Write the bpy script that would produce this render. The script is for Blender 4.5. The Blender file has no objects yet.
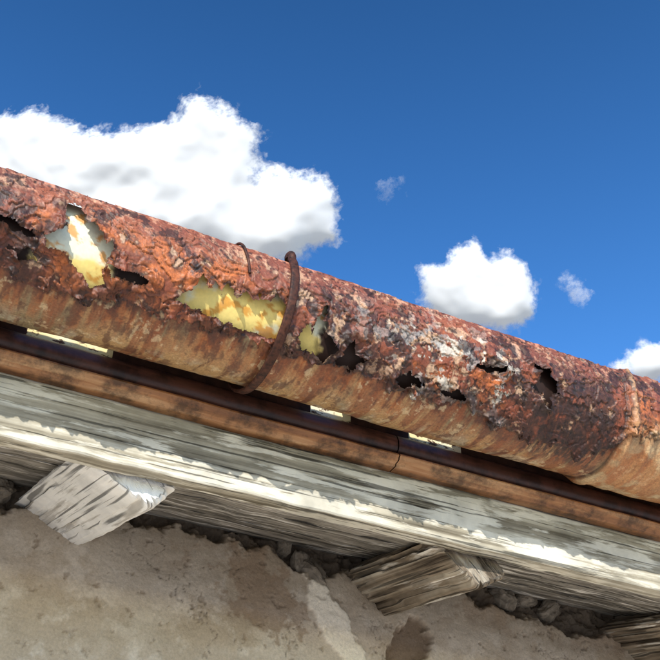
import bpy, math, random
import numpy as np
from mathutils import Vector, Matrix
random.seed(3); np.random.seed(3)
H0 = 1.6           # eye height: all building coordinates below are relative to it

# ------------------------------------------------------------------ helpers
def srgb(r, g, b):
    f = lambda c: ((c/255+0.055)/1.055)**2.4 if c > 10 else c/255/12.92
    return np.array([f(r), f(g), f(b)])

def perlin(x, y, seed=0):
    rs = np.random.RandomState(seed)
    perm = rs.permutation(256)
    ang = rs.rand(256)*2*np.pi
    gx, gy = np.cos(ang), np.sin(ang)
    xi = np.floor(x).astype(int); yi = np.floor(y).astype(int)
    xf = x-xi; yf = y-yi
    u = xf*xf*xf*(xf*(xf*6-15)+10); v = yf*yf*yf*(yf*(yf*6-15)+10)
    def g(ix, iy, dx, dy):
        h = perm[(perm[ix & 255]+iy) & 255]
        return gx[h]*dx+gy[h]*dy
    a = g(xi, yi, xf, yf); b = g(xi+1, yi, xf-1, yf)
    c = g(xi, yi+1, xf, yf-1); d = g(xi+1, yi+1, xf-1, yf-1)
    return ((a*(1-u)+b*u)*(1-v)+(c*(1-u)+d*u)*v)*1.5

def fbm(x, y, sc, octv=4, seed=0, rough=0.5):
    s = 0; a = 1; t = 0; f = 1.0/sc
    for i in range(octv):
        s = s+a*perlin(x*f+i*17.3, y*f+i*9.1, seed+i); t += a
        a *= rough; f *= 2.03
    return s/t*1.4

def sstep(a, b, x):
    t = np.clip((x-a)/(b-a), 0, 1); return t*t*(3-2*t)

def mixc(c1, c2, m):
    return c1*(1-m[..., None])+c2*m[..., None]

def grid_obj(name, P, mat, keep=None, col=None, extra=None, smooth=True):
    n, m, _ = P.shape
    idx = np.arange(n*m).reshape(n, m)
    q = np.stack([idx[:-1, :-1], idx[1:, :-1], idx[1:, 1:], idx[:-1, 1:]], -1).reshape(-1, 4)
    if keep is not None:
        k = keep.reshape(-1)
        q = q[k[q].all(1)]
    me = bpy.data.meshes.new(name)
    me.vertices.add(n*m); me.vertices.foreach_set('co', P.reshape(-1).astype(np.float32))
    nf = len(q)
    me.loops.add(nf*4); me.loops.foreach_set('vertex_index', q.reshape(-1).astype(np.int32))
    me.polygons.add(nf)
    me.polygons.foreach_set('loop_start', (np.arange(nf)*4).astype(np.int32))
    me.polygons.foreach_set('loop_total', np.full(nf, 4, np.int32))
    me.polygons.foreach_set('use_smooth', np.full(nf, smooth))
    me.update(calc_edges=True)
    if col is not None:
        a = me.attributes.new('Col', 'FLOAT_COLOR', 'POINT')
        c4 = np.ones((n*m, 4), np.float32); c4[:, :3] = col.reshape(-1, 3)
        a.data.foreach_set('color', c4.reshape(-1))
    if extra is not None:
        for k_, v_ in extra.items():
            if v_.ndim == 3:
                a = me.attributes.new(k_, 'FLOAT_VECTOR', 'POINT')
                a.data.foreach_set('vector', v_.reshape(-1).astype(np.float32))
            else:
                a = me.attributes.new(k_, 'FLOAT', 'POINT')
                a.data.foreach_set('value', v_.reshape(-1).astype(np.float32))
    me.validate()
    ob = bpy.data.objects.new(name, me); bpy.context.collection.objects.link(ob)
    ob.data.materials.append(mat)
    return ob

def empty(name, loc=(0, 0, 0)):
    e = bpy.data.objects.new(name, None); bpy.context.collection.objects.link(e); e.location = loc
    return e

def adopt(ob, par):
    ob.parent = par; return ob

class NT:
    def __init__(s, name, grain=None):
        s.grain = grain
        s.m = bpy.data.materials.new(name); s.m.use_nodes = True
        s.t = s.m.node_tree; s.t.nodes.clear()
        s.out = s.n('ShaderNodeOutputMaterial')
    def n(s, typ, **kw):
        nd = s.t.nodes.new(typ)
        for k, v in kw.items():
            if k in nd.inputs.keys(): nd.inputs[k].default_value = v
            else: setattr(nd, k, v)
        return nd
    def l(s, a, b): s.t.links.new(a, b)
    def noise(s, vec, scale, detail=4, rough=0.55, dist=0.0):
        nd = s.n('ShaderNodeTexNoise'); nd.inputs['Scale'].default_value = scale
        nd.inputs['Detail'].default_value = detail; nd.inputs['Roughness'].default_value = rough
        nd.inputs['Distortion'].default_value = dist
        if vec: s.l(vec, nd.inputs['Vector'])
        return nd.outputs['Fac']
    def ramp(s, fac, stops, interp='LINEAR'):
        r = s.n('ShaderNodeValToRGB'); cr = r.color_ramp; cr.interpolation = interp
        while len(cr.elements) < len(stops): cr.elements.new(0.5)
        for e, (p, c) in zip(cr.elements, stops):
            e.position = p; e.color = (*c, 1) if hasattr(c, '__len__') else (c, c, c, 1)
        s.l(fac, r.inputs[0]); return r.outputs[0]
    def mix(s, a, b, fac, mode='MIX'):
        m = s.n('ShaderNodeMix', data_type='RGBA', blend_type=mode)
        for sock, v in ((m.inputs[0], fac), (m.inputs[6], a), (m.inputs[7], b)):
            if hasattr(v, 'links') or hasattr(v, 'is_linked'): s.l(v, sock)
            else: sock.default_value = v if not hasattr(v, '__len__') else (*v, 1)
        return m.outputs[2]
    def coords(s, scale=(1, 1, 1)):
        mp = s.n('ShaderNodeMapping'); mp.inputs['Scale'].default_value = scale
        if s.grain:
            tc = s.n('ShaderNodeAttribute', attribute_name=s.grain); s.l(tc.outputs['Vector'], mp.inputs['Vector'])
        else:
            tc = s.n('ShaderNodeTexCoord'); s.l(tc.outputs['Object'], mp.inputs['Vector'])
        return mp.outputs[0]
    def bsdf(s, col, rough=0.8, bump=None, strength=0.5, dist=0.002, spec=0.3):
        b = s.n('ShaderNodeBsdfPrincipled')
        if hasattr(col, '__len__'): b.inputs['Base Color'].default_value = (*col, 1)
        else: s.l(col, b.inputs['Base Color'])
        if isinstance(rough, float): b.inputs['Roughness'].default_value = rough
        else: s.l(rough, b.inputs['Roughness'])
        b.inputs['Specular IOR Level'].default_value = spec
        if bump is not None:
            bp = s.n('ShaderNodeBump'); bp.inputs['Strength'].default_value = strength
            bp.inputs['Distance'].default_value = dist
            s.l(bump, bp.inputs['Height']); s.l(bp.outputs[0], b.inputs['Normal'])
        s.l(b.outputs[0], s.out.inputs[0]); return b

T = tuple
# ------------------------------------------------------------------ materials
def mat_attr(name, fine=500, amp=0.25, rough=0.75, bstr=0.5, bdist=0.0012, spec=0.3, bscale=None):
    k = NT(name); at = k.n('ShaderNodeAttribute', attribute_name='Col')
    v = k.coords()
    f = k.noise(v, fine, 3, 0.6)
    r = k.ramp(f, [(0.3, 1-amp*1.3), (0.7, 1+amp)])
    c = k.mix(at.outputs['Color'], r, 1.0, 'MULTIPLY')
    f2 = k.noise(v, bscale or fine*0.8, 5, 0.65)
    k.bsdf(c, rough, f2, bstr, bdist, spec)
    return k.m

M_rust = mat_attr('rusted_painted_steel', 380, 0.22, 0.52, 0.45, 0.0013, 0.5)
M_liner = mat_attr('old_oil_paint', 200, 0.06, 0.6, 0.25, 0.0008, 0.3)
M_plaster = mat_attr('lime_plaster', 260, 0.10, 0.95, 0.55, 0.003, 0.1, 190)

def mat_wood(name, axis, base, dark, light, paint=None, pthr=0.5, bstr=0.7, dirt=0.5, g0=55, ps=70, pl=8.0, gd=6, pd=7, gl=2.0, ck=(0.34, 0.41), grain=None):
    k = NT(name, grain)
    sc = [g0, g0, g0]; sc[axis] = gl
    v = k.coords(T(sc)); vi = k.coords()
    g = k.noise(v, 1.0, gd, 0.6, 0.0)
    c = k.ramp(g, [(0.32, T(dark)), (0.5, T(base)), (0.68, T(light))])
    sc2 = [190, 190, 190]; sc2[axis] = gl*1.5
    crack = k.noise(k.coords(T(sc2)), 1.0, 2, 0.5, 0.0)
    cm = k.ramp(crack, [(ck[0], 0.12), (ck[1], 1.0)])
    if paint is not None:
        sc3 = [ps, ps, ps]; sc3[axis] = pl
        p = k.noise(k.coords(T(sc3)), 1.0, pd, 0.62, 0.0)
        pm = k.ramp(p, [(pthr-0.03, 0.0), (pthr+0.03, 1.0)])
        c = k.mix(c, T(paint), pm)
    d = k.noise(vi, 14, 5, 0.6)
    dm = k.ramp(d, [(0.3, 1-dirt), (0.6, 1.0)])
    c = k.mix(c, dm, 1.0, 'MULTIPLY'); c = k.mix(c, cm, 0.8, 'MULTIPLY')
    h = k.mix(g, cm, 0.5)
    k.bsdf(c, 0.85, h, bstr, 0.003, 0.15)
    return k.m

M_fascia = mat_wood('weathered_painted_fascia', 0, srgb(168, 160, 140), srgb(100, 92, 76), srgb(204, 197, 178), srgb(216, 210, 192), 0.52, 0.7, 0.4, 85, ck=(.36, .42))
M_soffit = mat_wood('weathered_soffit_boards', 0, srgb(136, 130, 120), srgb(58, 53, 47), srgb(186, 180, 170), srgb(220, 215, 206), 0.58, 0.9, 0.6)
M_raf_w = mat_wood('pale_timber', 1, srgb(200, 195, 186), srgb(100, 92, 80), srgb(236, 233, 226), srgb(244, 242, 236), 0.43, 0.9, 0.3, 80, 60, 4, 5, 5, 2.5, (0.34, 0.40), 'grain')  # paler tones of the rafter timber, first tail only
M_raf_b = mat_wood('bare_weathered_timber', 1, srgb(140, 126, 108), srgb(54, 44, 34), srgb(190, 180, 162), srgb(224, 218, 206), 0.60, 1.0, 0.45, 80, 60, 4, 5, 5, 2.5, (0.36, 0.43), 'grain')

def mat_mould():
    k = NT('brown_painted_moulding'); at = k.n('ShaderNodeTexCoord')
    v = k.coords((5, 60, 60)); g = k.noise(v, 1.0, 4, 0.6); vi = k.coords(); g2 = k.noise(vi, 26, 6, 0.72)
    sep = k.n('ShaderNodeSeparateXYZ'); k.l(at.outputs['Object'], sep.inputs[0])
    mr = k.n('ShaderNodeMapRange'); k.l(sep.outputs['Z'], mr.inputs['Value'])
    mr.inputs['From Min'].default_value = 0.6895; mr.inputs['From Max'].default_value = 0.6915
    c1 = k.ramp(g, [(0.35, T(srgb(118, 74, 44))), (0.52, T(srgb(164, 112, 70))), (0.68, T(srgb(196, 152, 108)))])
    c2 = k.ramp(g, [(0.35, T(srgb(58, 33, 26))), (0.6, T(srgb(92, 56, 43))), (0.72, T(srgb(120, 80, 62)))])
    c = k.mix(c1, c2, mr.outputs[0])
    d = k.ramp(g2, [(0.38, 0.3), (0.55, 1.0)]); c = k.mix(c, d, 1.0, 'MULTIPLY')
    k.bsdf(c, 0.45, g2, 0.4, 0.0015, 0.5); return k.m
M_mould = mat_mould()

def mat_flash():
    k = NT('flaking_cream_paint'); v = k.coords((1, 1, 1))
    a = k.noise(v, 9, 5, 0.6); b = k.noise(k.coords((1, 1, 2)), 55, 6, 0.7)
    c = k.ramp(a, [(0.38, T(srgb(230, 208, 130))), (0.52, T(srgb(236, 222, 170))), (0.62, T(srgb(232, 226, 196)))])
    m = k.ramp(b, [(0.53, 0.0), (0.58, 1.0)])
    c = k.mix(c, T(srgb(90, 60, 40)), m)
    k.bsdf(c, 0.7, b, 0.4, 0.001); return k.m
M_flash = mat_flash()

def mat_simple(name, c1, c2, scale, rough=0.8, bstr=0.4, bd=0.003):
    k = NT(name); v = k.coords(); g = k.noise(v, scale, 6, 0.65)
    c = k.ramp(g, [(0.35, T(c1)), (0.65, T(c2))]); k.bsdf(c, rough, g, bstr, bd, 0.25); return k.m
M_iron = mat_simple('rusty_iron_strap', srgb(38, 24, 20), srgb(88, 52, 38), 160, 0.6, 0.6, 0.001)
M_back = mat_simple('backboard_shade_brown', srgb(44, 28, 22), srgb(80, 52, 40), 40, 0.8, 0.4, 0.001)
M_stone = mat_simple('rubble_stone', srgb(88, 80, 70), srgb(150, 140, 126), 30, 0.95, 0.8, 0.006)
M_tile = mat_simple('clay_roof_tile', srgb(120, 62, 42), srgb(170, 100, 70), 8, 0.85, 0.5, 0.01)
M_ground = mat_simple('pale_gravel_ground', srgb(194, 184, 168), srgb(216, 206, 190), 3, 0.95, 0.5, 0.02)

# ------------------------------------------------------------------ rain gutter
gutter = empty('rain_gutter', (0, 0, H0))
CY, CZ, R = 0.917, 0.775, 0.082
holes = {
 'a': [(0.092,-8),(0.107,-9),(0.116,3),(0.133,13),(0.150,19),(0.151,30),(0.143,36),(0.152,46),(0.141,50),(0.130,45),(0.115,38),(0.105,32),(0.084,32),(0.080,24),(0.096,18),(0.097,7)],
 'b': [(0.236,42),(0.248,32),(0.257,18),(0.266,28),(0.276,20),(0.284,27),(0.290,18),(0.302,27),(0.313,18),(0.322,26),(0.33,20),(0.343,24),(0.35,14),(0.367,24),(0.367,47),(0.351,49),(0.328,49),(0.303,47),(0.28,46),(0.264,44),(0.253,44)],
 'c': [(0.389,43),(0.396,31),(0.402,37),(0.411,14),(0.418,33),(0.427,38),(0.440,43),(0.430,47),(0.425,55),(0.412,50),(0.397,51)],
 'd': [(0.444,52),(0.452,42),(0.458,30),(0.464,44),(0.480,46),(0.470,52),(0.464,59),(0.457,52)],
 'e': [(0.524,51),(0.536,47),(0.541,42),(0.548,47),(0.564,50),(0.548,52),(0.537,56)],
 'f': [(0.716,3),(0.730,8),(0.740,7),(0.758,22),(0.749,25),(0.745,38),(0.737,27),(0.722,24),(0.727,15)],
 'g': [(0.022,21),(0.041,20),(0.052,23),(0.068,27),(0.046,27),(0.028,25)],
 'h': [(0.145,30),(0.160,34),(0.172,34),(0.183,31),(0.203,35),(0.183,38),(0.16,38)],
 'i': [(0.630,21),(0.645,21),(0.651,18),(0.680,19),(0.660,22),(0.644,24)],
 'j': [(0.046,40),(0.060,40),(0.066,37),(0.080,44),(0.062,45)],
 'k': [(0.593,52),(0.603,50),(0.607,46),(0.626,52),(0.606,54)],
}
def poly_sd(X, S, poly):
    d = np.full(X.shape, 1e9); ins = np.zeros(X.shape, bool)
    n = len(poly)
    for i in range(n):
        x1, y1 = poly[i]; x2, y2 = poly[(i+1) % n]
        ex, ey = x2-x1, y2-y1; L = ex*ex+ey*ey+1e-12
        t = np.clip(((X-x1)*ex+(S-y1)*ey)/L, 0, 1)
        d = np.minimum(d, (X-x1-t*ex)**2+(S-y1-t*ey)**2)
        c = ((y1 > S) != (y2 > S)) & (X < ex*(S-y1)/(ey+1e-12)+x1)
        ins ^= c
    d = np.sqrt(d); return np.where(ins, -d, d)

def hole_field(X, S):
    D = np.full(X.shape, 1.0)
    for p in holes.values():
        pl = [(a, math.radians(b)*R) for a, b in p]
        xs = [a for a, b in pl]
        sel = (X > min(xs)-0.03) & (X < max(xs)+0.03)
        d = np.full(X.shape, 1.0)
        d[sel] = poly_sd(X[sel], S[sel], pl)
        D = np.minimum(D, d)
    D = D-0.0004+fbm(X, S, 0.012, 5, 40, 0.7)*0.0052
    return D

def crust_edge(X):
    xs = [-2.5,-0.5,-0.1,0.044,0.09,0.154,0.211,0.27,0.333,0.398,0.461,0.537,0.581,0.638,0.692,0.76,0.825,0.86,0.884,0.937,1.2,4]
    ys = [60,52,50,57,63,60,56,56,58,59,54,61,62,60,68,75,72,61,38,37,45,50]
    return np.interp(X, xs, ys)

def slot_mask(X, D):   # slots added low in the gutter's back to let sun onto the backboard
    m = np.zeros(X.shape, bool)
    for (a, b) in ((0.09, 0.19), (0.465, 0.515), (0.615, 0.69)):
        w_ = fbm(X, D*0.001, 0.03, 3, 77)*0.01
        m |= (X > a+w_) & (X < b+w_) & (D > 134) & (D < 166)
    return m

fine = np.arange(-0.12, 1.30, 0.00085)
xs = np.concatenate([np.arange(-2.2, -0.12, 0.008), fine, np.arange(1.30, 4.2, 0.008)])
ph = np.radians(np.arange(-26, 176, 0.62))
X, PH = np.meshgrid(xs, ph, indexing='ij')
S = PH*R; D = np.degrees(PH)
hf = hole_field(X, S)
edge = crust_edge(X)+fbm(X, X*0+3, 0.05, 5, 7, 0.65)*10+fbm(X, S, 0.012, 4, 8)*8
cr = (edge-D)*R*math.pi/180           # >0 inside crust (metres)
crust = sstep(-0.0006, 0.0009, cr)
# corrosion plates: overlapping scales of rust with ragged lower edges
wx_ = X+fbm(X, S, 0.03, 4, 200, .5)*0.012; ws_ = S+fbm(X, S, 0.03, 4, 201, .5)*0.012
q1 = fbm(wx_*0.7, ws_, 0.065, 4, 21, 0.5)*3.6-S/0.045+20; k1 = np.floor(q1); f1 = q1-k1
q2 = fbm(wx_*0.8, ws_, 0.028, 4, 25, 0.5)*2.2-S/0.05+20; k2 = np.floor(q2); f2 = q2-k2
plate_h = (k1-19.5+sstep(0, 0.05, f1))*0.0016+(k2-19.5+sstep(0, 0.08, f2))*0.0005
plate_h += (f1<1)*np.exp(-f1/0.18)*0.0010
seam = np.maximum(np.exp(-(1-f1)/0.06), np.exp(-(1-f2)/0.05)*0.5)
rim = np.exp(-(f1)/0.06)
tone = np.sin(k1*2.7+k2*1.3)
pit = fbm(X, S, 0.0065, 4, 33, 0.55)
rough_zone = sstep(-0.1, 0.4, fbm(X, S, 0.07, 3, 37)+np.interp(X, [-2, .05, .1, .36, .42, .7, .86, 4], [0, .1, -.15, -.1, .2, .15, .3, 0]))
r = np.full(X.shape, R)
r += fbm(X, S, 0.25, 2, 5)*0.0025+fbm(X, S, 0.05, 3, 6)*0.0013
r += crust*(0.0016+np.clip(plate_h, -0.0032, 0.005)+pit*0.0010*(.15+rough_zone*.85))
lift = np.exp(-np.clip(cr, 0, 1)/0.008)*crust*sstep(-0.2, 0.35, fbm(X, S*0, 0.03, 3, 55))
r += lift*0.0075
above = np.exp(-np.clip(hf, 0, 1)/0.008)
curl = fbm(X, S, 0.022, 3, 61)
r += above*(0.0018+0.020*np.clip(curl, -0.07, 0.5))
r += (1-crust)*fbm(X, S, 0.01, 3, 70)*0.0004
jx = 0.872                             # socket joint: right-hand length sleeves over
r += sstep(jx-0.002, jx+0.001, X)*0.0038
r += 0.0034*np.exp(-((X-jx-0.012)/0.0045)**2)
r += 0.0016*np.exp(-((X-jx-0.05)/0.004)**2)
YY = CY-np.cos(PH)*r; ZZ = CZ-np.sin(PH)*r
# rust and paint tones ----------------------------------------------
n1 = fbm(X, S, 0.10, 4, 101); n2 = fbm(X, S, 0.028, 5, 102, 0.55); n3 = fbm(X, S, 0.009, 4, 103, 0.55)
n4 = fbm(X, S, 0.045, 5, 104, 0.55); n5 = fbm(X, S*0.3, 0.006, 4, 105, 0.6)
rust_red = srgb(134, 70, 45); rust_or = srgb(194, 108, 54); rust_dk = srgb(62, 37, 29); rust_br = srgb(110, 68, 47)
pink = srgb(206, 168, 134); whit = srgb(212, 204, 188); burnt = srgb(28, 19, 16)
C = np.zeros(X.shape+(3,))+rust_red
orx = np.interp(X, [-2,0.04,0.08,0.12,0.3,0.36,0.42,0.52,0.6,0.68,0.74,0.84,0.88,1.2,4], [0.3,0.15,0.45,0.8,0.7,0.42,0.05,0.25,0.65,0.55,0.1,0.0,0.7,0.5,0.4])
C = mixc(C, rust_or, sstep(-0.3, 0.35, n4+tone*0.18+orx*1.1-0.68)*0.9)
dkx = np.interp(X, [-2,0.03,0.07,0.12,0.3,0.36,0.42,0.55,0.6,0.68,0.73,0.84,0.87,1.2,4], [0.6,0.95,0.7,0.42,0.45,0.6,1.0,0.9,0.6,0.8,1.25,1.2,0.5,0.5,0.5])
C = mixc(C, rust_dk, sstep(-0.08, 0.30, n2+tone*0.18+dkx*0.8-0.5)*0.9)
C = mixc(C, rust_br, sstep(0.0, 0.35, n3*0.7+n2*.3-tone*0.14)*0.5)
spx = np.interp(X, [-2,0.04,0.2,0.36,0.42,0.52,0.6,0.68,0.74,0.84,0.9,4], [-0.1,0.0,0.15,0.25,0.45,0.5,0.85,0.6,0.1,0.0,0.1,0.1])
C = mixc(C, pink, sstep(0.22, 0.34, n2*0.75+n3*0.25+spx*0.32-0.10)*0.7)
w = sstep(0.26, 0.31, fbm(X, S, 0.030, 5, 110, 0.58)+spx*0.28-0.11)*sstep(0.42, 0.6, spx)
C = mixc(C, whit, w*0.8)
bl = sstep(0.31, 0.35, fbm(X, S, 0.034, 5, 115, 0.58)+spx*0.2-0.10)*sstep(0.35, 0.55, spx)
C = mixc(C, srgb(150, 146, 140), bl*0.7)
C = mixc(C, srgb(222, 142, 88), rim*0.45*sstep(0, 0.4, orx+n2))
belt = sstep(0.032, 0.006, cr+n2*0.02)*sstep(-0.3, 0.1, n4+0.14)
C = mixc(C, srgb(74, 38, 27), belt*crust*0.8)
topb = sstep(10, -14, D+n2*18)
C = mixc(C, mixc(np.zeros_like(C)+srgb(132, 76, 58), srgb(200, 144, 114), sstep(0.0, 0.3, n3*.6+n2*.5)), topb*0.75)
blk = sstep(0.24, 0.36, fbm(X, S, 0.036, 6, 180, 0.62)+np.interp(X, [-2, .05, .12, .36, .42, .7, .85, 4], [0, .06, -.03, -.02, .06, .05, .1, 0]))
C = mixc(C, srgb(44, 28, 23), blk*0.8)
C = mixc(C, burnt, np.clip(seam, 0, 1)*0.85)
# smooth lower painted part
tan = srgb(178, 142, 96); olive = srgb(136, 118, 86); drip = srgb(178, 98, 44); grey = srgb(176, 164, 140)
L = mixc(np.zeros_like(C)+tan, olive, sstep(-0.2, 0.3, n1+n2*0.4))
L = mixc(L, grey, sstep(0.0, 0.35, n4)*sstep(80, 105, D)*0.7)
runs = fbm(X, S*0.10, 0.011, 4, 120, 0.6)
below = np.clip((D-edge)/46, 0, 1)
L = mixc(L, drip, np.clip((1-below)**1.4*(0.85+runs*1.6+n4), 0, 1))
L = mixc(L, srgb(96, 51, 32), np.clip((1-below)**3.0*(0.85+runs*1.8+n2), 0, 1))
streak = fbm(X, S*0.10, 0.028, 5, 121, 0.65)
L = mixc(L, srgb(136, 76, 44), sstep(-0.05, 0.3, streak)*0.75)
st2 = fbm(X, S*0.3, 0.016, 5, 122, 0.65); L = mixc(L, srgb(92, 52, 36), sstep(0.08, 0.4, st2+n4*.3)*0.7)
mo = fbm(X, S*0.7, 0.03, 6, 123, 0.68)
L = mixc(L, srgb(86, 50, 36), sstep(0.16, 0.36, mo)*0.6)
L = mixc(L, srgb(222, 198, 156), sstep(0.22, 0.42, -mo+n3*.25)*0.5)
C = mixc(L, C, crust)
vr = sstep(0.71, 0.76, X)*sstep(0.872, 0.85, X)*sstep(-0.1, 0.3, n5+0.1)*sstep(10, 35, D)*sstep(100, 80, D)
C = mixc(C, srgb(50, 30, 25), vr*0.8)
rt = sstep(jx-0.002, jx+0.001, X)*sstep(10, 40, D+n2*20)
C = mixc(C, mixc(np.zeros_like(C)+srgb(200, 130, 76), srgb(220, 184, 136), sstep(0, 0.3, n4)), rt*0.5)
C = mixc(C, srgb(214, 164, 116), np.exp(-((X-jx-0.012)/0.004)**2)*sstep(-.1, .25, n2+.05)*0.5)
C = mixc(C, burnt, np.exp(-np.abs(X-jx+0.002)/0.002)*0.75)
C = mixc(C, burnt, np.exp(-np.clip(hf, 0, 1)/0.004)*0.7)
C = mixc(C, burnt, np.exp(-np.abs(cr+0.0014)/0.0024)*0.85*sstep(-0.3, 0.2, n4+0.1))
C = mixc(C, burnt, sstep(0.20, 0.36, -pit)*0.8*crust*(0.15+0.85*rough_zone))
keep = (hf > 0) & ~slot_mask(X, D)
P = np.stack([X, YY, ZZ], -1)
adopt(grid_obj('outer_shell', P, M_rust, keep, C), gutter)
# inner skin (older painted lining sheet a few millimetres behind the corroded face)
xs2 = np.concatenate([np.arange(-2.2, -0.12, 0.02), np.arange(-0.12, 1.3, 0.002), np.arange(1.3, 4.2, 0.02)])
ph2 = np.radians(np.arange(-24, 176, 1.3)); X2, P2 = np.meshgrid(xs2, ph2, indexing='ij')
S2 = P2*R; D2 = np.degrees(P2)
rr = R-0.0085+fbm(X2, S2, 0.25, 2, 5)*0.0025+fbm(X2, S2, 0.03, 3, 153)*0.0006
a_ = fbm(X2, S2, 0.05, 5, 150, 0.55); b_ = fbm(X2, S2, 0.03, 5, 151, 0.55)
paintx = np.interp(X2+fbm(X2, S2, 0.02, 4, 156)*0.008, [-2, 0.07, 0.080, 0.155, 0.165, 0.225, 0.235, 0.415, 0.422, 4], [0, 0, 1, 1, 0, 0, 1, 1, 0, 0])
blue = np.interp(X2, [0, 0.11, 0.15, 0.24, 0.3, 0.45, 4], [1, .9, 0.4, 0.3, 0.0, 0.8, 1])*sstep(48, 20, D2)
Cp = mixc(np.zeros(X2.shape+(3,))+srgb(236, 210, 126), srgb(226, 226, 202), np.clip(sstep(-0.3, 0.2, a_+blue*0.9-0.45), 0, 1))
Cp = mixc(Cp, srgb(206, 140, 52), sstep(0.16, 0.34, b_+np.interp(X2, [0, .3, .36, .4, 4], [0, 0, .25, 0, 0]))*0.85)
C2 = mixc(np.zeros(X2.shape+(3,))+srgb(46, 30, 25), Cp, np.clip(paintx, 0, 1))
adopt(grid_obj('inner_skin', np.stack([X2, CY-np.cos(P2)*rr, CZ-np.sin(P2)*rr], -1), M_liner, ~slot_mask(X2, D2), C2), gutter)
# rolled front lip bead
t = np.linspace(0, 2*np.pi, 17)
Xb, Tb = np.meshgrid(np.concatenate([np.arange(-2.2, -0.12, 0.02), np.arange(-0.12, 1.3, 0.002), np.arange(1.3, 4.2, 0.02)]), t, indexing='ij')
rb = 0.0062+fbm(Xb, Tb*0.004, 0.02, 3, 160)*0.0010+sstep(jx-0.002, jx+0.001, Xb)*0.0016
wob = fbm(Xb, Xb*0, 0.12, 4, 161)*0.0016
by = CY-math.cos(math.radians(-27))*(R-0.001); bz = CZ-math.sin(math.radians(-27))*(R-0.001)
nb = fbm(Xb, Tb*0.006, 0.02, 4, 162); nb2 = fbm(Xb, Tb*0.006, 0.006, 3, 163)
Cb = mixc(np.zeros(Xb.shape+(3,))+srgb(128, 72, 54), srgb(192, 128, 100), sstep(-0.1, 0.3, nb))
Cb = mixc(Cb, srgb(70, 40, 33), sstep(0.1, 0.3, nb2))
adopt(grid_obj('lip_bead', np.stack([Xb, by+np.cos(Tb)*rb, bz+wob+np.sin(Tb)*rb], -1), M_rust, None, Cb), gutter)

# strap bracket
def strap(name, x0, a0, a1, w, off, tilt=0.0, th=0.0028):
    aa = np.radians(np.linspace(a0, a1, 70)); prof = [(-w/2, 0), (-w/2, th*.8), (-w/2*.7, th), (w/2*.7, th), (w/2, th*.8), (w/2, 0), (-w/2, 0)]
    Pp = np.zeros((70, 7, 3))
    for i, a in enumerate(aa):
        for j, (dx, dr) in enumerate(prof):
            rr_ = R+off+dr
            Pp[i, j] = (x0+dx+tilt*(i/70), CY-math.cos(a)*rr_, CZ-math.sin(a)*rr_)
    return adopt(grid_obj(name, Pp, M_iron), gutter)
def tube(name, pts, rad, mat, par, seg=10):
    cu = bpy.data.curves.new(name, 'CURVE'); cu.dimensions = '3D'; sp = cu.splines.new('BEZIER')
    sp.bezier_points.add(len(pts)-1)
    for b, p in zip(sp.bezier_points, pts):
        b.co = p; b.handle_left_type = b.handle_right_type = 'AUTO'
    cu.bevel_depth = rad; cu.bevel_resolution = 4; cu.use_fill_caps = True
    tmp = bpy.data.objects.new(name+'_c', cu); bpy.context.collection.objects.link(tmp)
    dg = bpy.context.evaluated_depsgraph_get(); me = bpy.data.meshes.new_from_object(tmp.evaluated_get(dg))
    bpy.data.objects.remove(tmp)
    ob = bpy.data.objects.new(name, me); bpy.context.collection.objects.link(ob)
    me.materials.clear(); me.materials.append(mat)
    for p in me.polygons: p.use_smooth = True
    return adopt(ob, par)
strap('strap_band', 0.371, -34, 172, 0.0105, 0.0062, -0.014, 0.004)
a = math.radians(-36); sy, sz = CY-math.cos(a)*(R+0.0092), CZ-math.sin(a)*(R+0.0092)
tube('strap_hook', [(0.371, sy, sz-0.006), (0.371, sy+0.0005, sz+0.003), (0.3705, sy+0.004, sz+0.0065), (0.370, sy+0.008, sz+0.005), (0.370, sy+0.007, sz+0.001)], 0.0052, M_iron, gutter)
tube('wire_clip', [(0.312, CY-math.cos(math.radians(4))*(R+.006), CZ-math.sin(math.radians(4))*(R+.006)),
                   (0.307, CY-math.cos(math.radians(-12))*(R+.008), CZ-math.sin(math.radians(-12))*(R+.008)),
                   (0.300, CY-math.cos(math.radians(-28))*(R+.008), CZ-math.sin(math.radians(-28))*(R+.008)),
                   (0.296, by+0.003, bz+0.0075)], 0.0018, M_iron, gutter)
strap('strap_band_b', 1.62, -34, 172, 0.0095, 0.0062)
strap('strap_band_c', -0.9, -34, 172, 0.0095, 0.0026)

# ------------------------------------------------------------------ house
house = empty('stucco_house', (0, 0, H0))
def extrude(name, prof, x0, x1, dx, mat, jit=0.0, smooth=False, closed=True, seed=0, js=0.05):
    xx = np.arange(x0, x1+dx*0.5, dx); pr = np.array(prof+[prof[0]] if closed else prof)
    dens = []
    for i in range(len(pr)-1):
        n = max(1, int(np.linalg.norm(pr[i+1]-pr[i])/0.006)) if not smooth else 1
        n = min(n, 24)
        for j in range(n): dens.append(pr[i]+(pr[i+1]-pr[i])*j/n)
    dens.append(pr[-1]); dens = np.array(dens)
    XX, K = np.meshgrid(xx, np.arange(len(dens)), indexing='ij')
    yy = dens[K, 0]; zz = dens[K, 1]
    if jit:
        yy = yy+fbm(XX+yy*3, zz+yy, js, 4, seed)*jit; zz = zz+fbm(XX, zz*0.7+yy+5, js, 4, seed+9)*jit
    return adopt(grid_obj(name, np.stack([XX, yy, zz], -1), mat, smooth=smooth), house)
XA, XB = -2.2, 4.2
extrude('fascia_board', [(1.02, 0.692), (1.02, 0.596), (1.0215, 0.594), (1.043, 0.594), (1.045, 0.596), (1.045, 0.692)], XA, XB, 0.006, M_fascia, 0.0016, seed=3)
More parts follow.
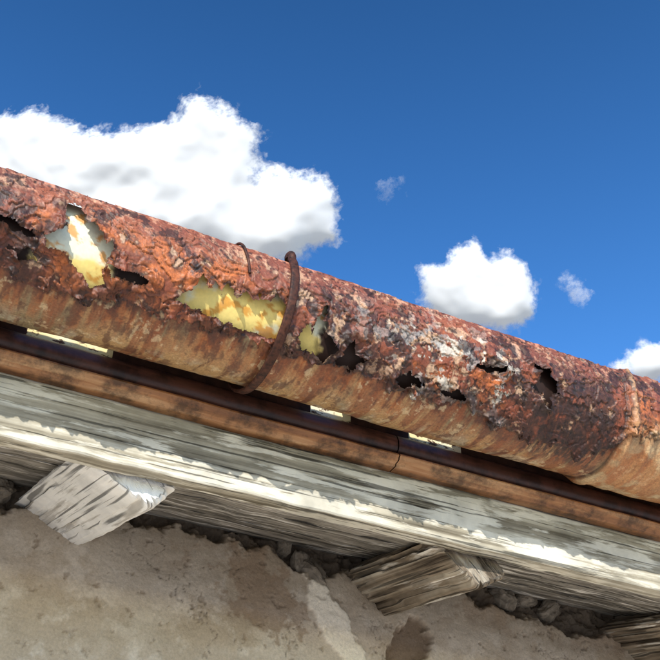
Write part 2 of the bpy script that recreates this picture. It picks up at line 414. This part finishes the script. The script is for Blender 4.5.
mp_ = [(1.018, .7215), (1.000, .7215), (.996, .7195), (.9935, .716), (.991, .709), (.9905, .702), (.992, .6955), (.996, .693), (.998, .692), (.998, .6905), (.994, .690), (.9905, .688), (.989, .6855), (.989, .684), (.9915, .682), (.9915, .680), (.995, .678), (1.000, .6775), (1.001, .6745), (1.018, .674)]
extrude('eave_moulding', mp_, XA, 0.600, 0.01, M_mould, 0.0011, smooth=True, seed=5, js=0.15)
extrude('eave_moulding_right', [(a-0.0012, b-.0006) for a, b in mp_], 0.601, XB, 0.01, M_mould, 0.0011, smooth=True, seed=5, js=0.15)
bb = [(1.003, .93), (1.003, .7222), (1.019, .7222), (1.019, .93)]
for i, (xa, xb, mt) in enumerate([(XA, 0.10, M_back), (0.10, 0.205, M_flash), (0.205, 0.475, M_back), (0.475, 0.535, M_flash), (0.535, 0.625, M_back), (0.625, 0.71, M_flash), (0.71, XB, M_back)]):  # dark lengths imitate the gutter's shade, cream lengths the sunlit patches
    extrude('eave_backboard_%d' % i, bb, xa, xb, (xb-xa)/max(4, round((xb-xa)/0.02)), mt, 0.0005, seed=6)
for i, (ya, yb) in enumerate([(1.047, 1.145), (1.150, 1.250), (1.255, 1.42)]):
    za, zb = 0.607+(ya-1.045)*0.355, 0.607+(yb-1.045)*0.355
    extrude('soffit_plank_%d' % i, [(ya, za), (yb, zb), (yb, zb+.02), (ya, za+.02)], XA, XB, 0.008, M_soffit, 0.003, seed=20+i, js=0.07)
def rafter(name, cx, corners, dirv, mat, seed):
    c = np.array(corners)+np.array([cx, 0]); n = 22; per = []
    for i in range(4):
        for j in range(n):
            f = j/n; p = c[i]*(1-f)+c[(i+1) % 4]*f
            e = min(f, 1-f); ctr = c.mean(0); p = p+(ctr-p)*0.06*max(0, 1-e*9)
            per.append(p)
    per.append(per[0]); per = np.array(per); ys = np.arange(1.05, 1.7, 0.004)
    K, Y = np.meshgrid(np.arange(len(per)), ys, indexing='xy')
    f = (Y-1.05)/0.3; ctr = c.mean(0)
    a_ = np.linspace(0, 2*np.pi, len(per))[K]; ca, sa = np.cos(a_), np.sin(a_)
    dsp = fbm(ca*0.05+sa*0.02+3, Y*0.05+sa*0.05, 0.008, 4, seed, 0.6)*0.05+fbm(Y, sa*0.05+ca*.08, 0.15, 3, seed+4)*0.06
    sp = sstep(0.22, 0.30, fbm(ca*0.06+7, Y*0.03+sa*0.06, 0.011, 3, seed+6))*0.14
    endr = 1-0.10*np.exp(-(Y-1.05)/0.004)+0.03*fbm(Y*0+ca*.05, sa*.05, .02, 3, seed+8)
    m_ = (1+dsp-sp)*endr
    Xp = ctr[0]+(per[K, 0]-ctr[0])*m_+dirv[0]*f; Zp = ctr[1]+(per[K, 1]-ctr[1])*m_+dirv[1]*f
    ring = np.stack([Xp, Y, Zp], -1); r0 = ring[0]; caps = []; cg = []; cc = r0.mean(0)
    gr = np.stack([per[K, 0], Y, per[K, 1]], -1)
    for s_ in np.linspace(0.02, 0.96, 14):
        q = cc+(r0-cc)*s_; q[:, 1] = 1.05-0.001*(1-s_)+fbm(q[:, 0], q[:, 2]*.2, 0.008, 3, seed)*0.002; caps.append(q)
        g_ = q.copy(); u_ = q[:, 0]*0.75+q[:, 2]*0.66; v_ = -q[:, 0]*0.66+q[:, 2]*0.75
        g_[:, 0] = u_*0.9; g_[:, 2] = v_*0.10; cg.append(g_)
    return adopt(grid_obj(name, np.concatenate([np.array(caps), ring], 0), mat, smooth=False, extra={'grain': np.concatenate([np.array(cg), gr], 0)}), house)
cs = [(0.19, .612), (.289, .559), (.322, .600), (.225, .655)]
rafter('rafter_tail_1', 0, cs, (-.017, .075), M_raf_w, 200)
cs2 = [(.678, .606), (.753, .549), (.806, .579), (.74, .655)]
rafter('rafter_tail_2', 0, cs2, (.026, .075), M_raf_b, 210)
rafter('rafter_tail_3', .545, cs2, (.01, .075), M_raf_b, 220)
for i, dx in enumerate((1.06, 1.59, 2.12, 2.65, -0.53, -1.06, -1.59)):
    rafter('rafter_tail_%d' % (4+i), dx, cs2 if dx > 0 else cs, (.0, .075), M_raf_b, 230+i)
# wall
wx = np.concatenate([np.arange(-2, 0.05, 0.05), np.arange(0.05, 1.75, 0.002), np.arange(1.75, 4.1, 0.05)])
wz = np.concatenate([np.arange(-1.6, 0.42, 0.06), np.arange(0.42, 0.80, 0.002)])
WX, WZ = np.meshgrid(wx, wz, indexing='ij')
rel = fbm(WX, WZ, 0.22, 3, 300)*0.006+fbm(WX, WZ, 0.03, 5, 301, 0.6)*0.0013
trw = fbm(WX+fbm(WX, WZ, .1, 2, 350)*.05, WZ*2.4, 0.09, 4, 351, 0.5); rel += trw*0.0012
chips = sstep(0.44, 0.48, fbm(WX, WZ, 0.025, 5, 352, 0.65)); rel += chips*0.0018
nearr = np.exp(-((WX-0.17)/0.08)**2)+np.exp(-((WX-0.665)/0.07)**2)+np.exp(-((WX-1.03)/0.12)**2)+np.exp(-((WX-1.2)/0.1)**2)
crumb = sstep(0.700, 0.715, WZ+nearr*0.03+fbm(WX, WZ, 0.08, 5, 302, 0.6)*0.03)
dep = rel+crumb*(0.02+fbm(WX, WZ, 0.03, 4, 303, 0.6)*0.015)
def spot(x, z, sx, sz, ang=0, nz=0.5):
    ca, sa = math.cos(ang), math.sin(ang)
    u = (WX-x)*ca+(WZ-z)*sa; v = -(WX-x)*sa+(WZ-z)*ca
    return sstep(1.12, 0.9, np.sqrt((u/sx)**2+(v/sz)**2)+fbm(WX, WZ, 0.04, 5, 310, 0.6)*nz)
crm = spot(0.690, 0.590, 0.085, 0.026, -0.9)
rec = spot(0.822, 0.585, 0.030, 0.05, -0.5)
stn_blotch = spot(0.56, 0.625, 0.08, 0.05, -0.6, 1.0)
stn_blotch = np.maximum(stn_blotch, sstep(0.1, 0.3, fbm(WX, WZ, 0.12, 5, 333, 0.6))*sstep(0.60, 0.67, WZ)*0.8)  # plus browner blotches limited to the upper wall
dep = dep-crm*0.004+rec*0.012
cf = fbm(WX, WZ, 0.16, 5, 340, 0.6)
crk = np.exp(-np.abs(cf)/0.007)*sstep(-0.1, 0.2, fbm(WX, WZ, 0.2, 2, 341))
dep = dep+crk*0.002
CW = np.zeros(WX.shape+(3,))+srgb(206, 193, 174)
CW = mixc(CW, srgb(186, 170, 148), sstep(-0.2, 0.4, fbm(WX, WZ, 0.15, 6, 320, .6)))
CW = mixc(CW, srgb(222, 211, 194), sstep(0.0, 0.5, fbm(WX, WZ, 0.05, 6, 321, .65))*0.7)
top_brown = sstep(0.56, 0.70, WZ+fbm(WX, WZ, 0.07, 5, 360, .6)*0.05)  # plaster turns browner and darker towards the wall top
CW = mixc(CW, srgb(142, 124, 104), top_brown*0.5)
CW = mixc(CW, srgb(152, 128, 104), stn_blotch*0.6); CW = mixc(CW, srgb(150, 132, 112), chips*0.5)
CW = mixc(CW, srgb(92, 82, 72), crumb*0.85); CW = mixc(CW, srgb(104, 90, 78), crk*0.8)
CW = mixc(CW, srgb(250, 240, 220), crm*0.95); CW = mixc(CW, srgb(128, 108, 88), rec*0.85)
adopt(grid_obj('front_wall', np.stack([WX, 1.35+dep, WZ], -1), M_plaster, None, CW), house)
def box(name, x0, x1, y0, y1, z0, z1, mat):
    v = [(x, y, z) for x in (x0, x1) for y in (y0, y1) for z in (z0, z1)]
    f = [(0, 1, 3, 2), (4, 6, 7, 5), (0, 4, 5, 1), (2, 3, 7, 6), (0, 2, 6, 4), (1, 5, 7, 3)]
    me = bpy.data.meshes.new(name); me.from_pydata(v, [], f); me.update(); ob = bpy.data.objects.new(name, me)
    bpy.context.collection.objects.link(ob); me.materials.append(mat); return adopt(ob, house)
CWm = mat_simple('render_coat', srgb(198, 184, 164), srgb(218, 208, 192), 6, 0.95)
box('side_wall_west', -2.0, -1.8, 1.45, 6, -1.6, 0.72, CWm)
box('side_wall_east', 3.85, 4.05, 1.45, 6, -1.6, 0.72, CWm)
box('rear_wall', -2.0, 4.05, 6.0, 6.2, -1.6, 0.72, CWm)
def stone(name, p, s, seed):
    bpy.ops.mesh.primitive_ico_sphere_add(subdivisions=4, radius=1)
    ob = bpy.context.object; ob.name = name; me = ob.data
    co = np.zeros(len(me.vertices)*3); me.vertices.foreach_get('co', co); co = co.reshape(-1, 3)
    co = np.sign(co)*np.abs(co)**0.8
    n = fbm(co[:, 0]*1.3+seed, co[:, 1]*1.3+co[:, 2], 0.9, 4, seed % 50)
    co = co*(1+n[:, None]*0.3)*np.array(s); me.vertices.foreach_set('co', co.reshape(-1)); me.update()
    ob.location = p; ob.rotation_euler = (seed, seed*.7, seed*.3); me.materials.append(M_stone); adopt(ob, house)
for i, (x, z, s) in enumerate([(0.655, .672, .022), (.63, .69, .017), (.675, .652, .014), (.15, .705, .022), (.12, .69, .016),
                               (.60, .712, .013), (.86, .70, .014), (1.02, .705, .020), (1.07, .71, .016), (1.12, .70, .02)]):
    stone('rubble_%d' % i, (x, 1.362, z), (s*1.3, s*.9, s*.8), i+1)
rx = np.arange(XA, XB, 0.025); ry = np.arange(0, 2.9, 0.05)
RX, RY = np.meshgrid(rx, ry, indexing='ij')
cor = np.abs(np.sin(RX*math.pi/0.2))*0.03
stepz = (RY % 0.35)/0.35*-0.02
yr = 1.02+RY; zr = 0.925+RY*0.36+cor*sstep(0, 0.3, RY)+stepz*sstep(0, .3, RY)
adopt(grid_obj('roof_tiles', np.stack([RX, yr, zr], -1), M_tile), house)
zr2 = 0.925+(2.9)*0.36-RY*0.36*0.9
adopt(grid_obj('roof_rear_slope', np.stack([RX, 1.02+2.85+RY, zr2+cor], -1), M_tile), house)

# ------------------------------------------------------------------ ground
gx = np.linspace(-1, 1, 81); gx = np.sign(gx)*np.abs(gx)**3*4000
GX, GY = np.meshgrid(gx, gx, indexing='ij')
g = grid_obj('ground', np.stack([GX, GY, GX*0], -1), M_ground)

# ------------------------------------------------------------------ clouds
Rv = np.array([.8936, -.4488, 0.]); Uv = np.array([-.2755, -.5483, .7896]); Fv = np.array([.3546, .7057, .6136])
kc = NT('cloud_vapour'); at = kc.n('ShaderNodeAttribute', attribute_name='dens')
df = kc.n('ShaderNodeBsdfDiffuse'); df.inputs[0].default_value = (.66, .68, .71, 1)
tr = kc.n('ShaderNodeBsdfTranslucent'); tr.inputs[0].default_value = (.66, .68, .71, 1)
ms = kc.n('ShaderNodeMixShader'); ms.inputs[0].default_value = 0.1
kc.l(df.outputs[0], ms.inputs[1]); kc.l(tr.outputs[0], ms.inputs[2])
tp = kc.n('ShaderNodeBsdfTransparent'); m2 = kc.n('ShaderNodeMixShader')
kc.l(at.outputs['Fac'], m2.inputs[0]); kc.l(tp.outputs[0], m2.inputs[1]); kc.l(ms.outputs[0], m2.inputs[2])
kc.l(m2.outputs[0], kc.out.inputs[0]); M_cloud = kc.m
def blur(a, n):
    for ax in (0, 1):
        for _ in range(2):
            c = np.cumsum(np.insert(np.pad(a, [(n, n) if i == ax else (0, 0) for i in (0, 1)], mode='edge'), 0, 0, axis=ax), axis=ax)
            a = (np.take(c, range(2*n+1, c.shape[ax]), axis=ax)-np.take(c, range(0, c.shape[ax]-2*n-1), axis=ax))/(2*n+1)
    return a
def cloud(d, blobs, seed, k=1.5, step=0.7, relief=0.46, amax=1.0, soft=8, lo=0.22, hi=0.86, nz=0.55):
    ctr = np.array(d, float)*k
    x0 = min(b[0]-b[2] for b in blobs)-40; x1 = max(b[0]+b[2] for b in blobs)+40
    y0 = min(b[1]-b[2]*b[3] for b in blobs)-40; y1 = max(b[1]+b[2]*b[3] for b in blobs)+40
    A, B = np.meshgrid(np.arange(x0, x1, step), np.arange(y0, y1, step), indexing='ij')
    wa = A+fbm(A, B, 45, 6, seed, 0.6)*20; wb = B+fbm(A, B, 45, 6, seed+2, 0.6)*20
    rs = np.random.RandomState(seed); H = np.zeros(A.shape)-20.0
    for (bx, by_, br, asp) in blobs:
        q = br*br-(wa-bx)**2-((wb-by_)/asp)**2
        H = np.maximum(H, np.where(q > 0, np.sqrt(np.maximum(q, 0)), -20))
        for i in range(14):
            an = rs.rand()*6.28; rr_ = br*(.3+.6*rs.rand()); sx, sy_ = bx+math.cos(an)*rr_, by_+math.sin(an)*rr_*asp; sr = br*(.2+.28*rs.rand())
            base = math.sqrt(max(br*br-rr_*rr_, 0))*.75
            q = sr*sr-(wa-sx)**2-(wb-sy_)**2
            H = np.maximum(H, np.where(q > 0, base+np.sqrt(np.maximum(q, 0)), -99))
    cov = blur((H > -10).astype(float), int(soft/step))
    en = fbm(A, B, 24, 7, seed+7, 0.68)
    al = sstep(lo, hi, cov+en*nz*(1-sstep(0.75, 1.0, cov)))*sstep(0.02, 0.2, cov)*amax
    H1 = blur(np.clip(H, 0, 200), int(11/step))*1.0+blur(np.clip(H, 0, 200), int(5/step))*0.3
    Hs = H1+blur(fbm(A, B, 60, 5, seed+5, 0.5), 4)*12
    Pw = ctr+(Rv*A[..., None]+Uv*B[..., None]-Fv*(Hs*relief)[..., None])*k
    Pw[..., 2] += H0
    return grid_obj('cloud', Pw, M_cloud, al > 0.004, None, {'dens': al})
cloud((171.6, 698, 728), [(-60, 6, 60, .8), (-125, 10, 60, .75), (45, 36, 46, .9), (-5, 20, 48, .8), (0, -15, 62, .8), (20, -35, 60, .7), (125, -30, 44, .9), (85, -55, 52, .6), (-170, 0, 60, .8), (-90, -40, 60, .8)], 11, soft=12)
cloud((478.8, 614.5, 646.8), [(-8, 10, 36, .8), (-30, -8, 32, .75), (15, -12, 38, .7), (28, 5, 28, .8)], 31, soft=9)
cloud((649.4, 579.6, 588.3), [(-5, 0, 28, .55), (30, -4, 30, .6)], 41, soft=7)
cloud((365, 604, 724), [(0, 2, 16, .8), (18, -6, 10, .6)], 53, amax=0.18, soft=11, lo=.3, hi=1.0, nz=.9)
cloud((566, 574, 642.8), [(0, 0, 12, .9)], 61, soft=8, amax=0.45, lo=.25, hi=.95, nz=.7)

# ------------------------------------------------------------------ light
EL, AZ = 26.0, 30.0   # sun behind and to the left of the viewer
to_sun = Vector((-math.cos(math.radians(EL))*math.sin(math.radians(AZ)), -math.cos(math.radians(EL))*math.cos(math.radians(AZ)), math.sin(math.radians(EL))))
sl = bpy.data.lights.new('sun', 'SUN'); sl.energy = 5.0; sl.angle = math.radians(0.5); sl.color = (1.0, .95, .87)
so = bpy.data.objects.new('sun', sl); bpy.context.collection.objects.link(so)
so.rotation_euler = to_sun.to_track_quat('Z', 'Y').to_euler(); so.location = (-3, -5, 6)
w = bpy.data.worlds.new('World'); bpy.context.scene.world = w; w.use_nodes = True
nt = w.node_tree; bg = nt.nodes['Background']
sky = nt.nodes.new('ShaderNodeTexSky'); sky.sky_type = 'NISHITA'; sky.sun_disc = False
sky.sun_elevation = math.radians(EL); sky.sun_rotation = math.radians(180+AZ)
sky.air_density = 1.0; sky.dust_density = 0.3; sky.ozone_density = 2.0
hs = nt.nodes.new('ShaderNodeHueSaturation'); hs.inputs['Hue'].default_value = 0.508; hs.inputs['Saturation'].default_value = 1.33; hs.inputs['Value'].default_value = 1.45
nt.links.new(sky.outputs[0], hs.inputs['Color'])
tcw = nt.nodes.new('ShaderNodeTexCoord'); spw = nt.nodes.new('ShaderNodeSeparateXYZ'); nt.links.new(tcw.outputs['Generated'], spw.inputs[0])
mrw = nt.nodes.new('ShaderNodeMapRange'); nt.links.new(spw.outputs['Z'], mrw.inputs['Value'])
mrw.inputs['From Min'].default_value = 0.5; mrw.inputs['From Max'].default_value = 0.85; mrw.inputs['To Min'].default_value = 1.8; mrw.inputs['To Max'].default_value = 1.0
mm = nt.nodes.new('ShaderNodeVectorMath'); mm.operation = 'SCALE'
nt.links.new(hs.outputs[0], mm.inputs[0]); nt.links.new(mrw.outputs[0], mm.inputs['Scale'])
nt.links.new(mm.outputs[0], bg.inputs[0]); bg.inputs[1].default_value = 0.115

# ------------------------------------------------------------------ camera
cam = bpy.data.cameras.new('camera'); cam.sensor_width = 36; cam.lens = 54.5; cam.clip_end = 20000; cam.clip_start = 0.05
co = bpy.data.objects.new('camera', cam); bpy.context.collection.objects.link(co)
M = Matrix(((Rv[0], Uv[0], -Fv[0], 0), (Rv[1], Uv[1], -Fv[1], 0), (Rv[2], Uv[2], -Fv[2], H0), (0, 0, 0, 1)))
co.matrix_world = M
sc = bpy.context.scene; sc.camera = co
sc.view_settings.view_transform = 'Standard'; sc.view_settings.look = 'None'; sc.view_settings.exposure = 0
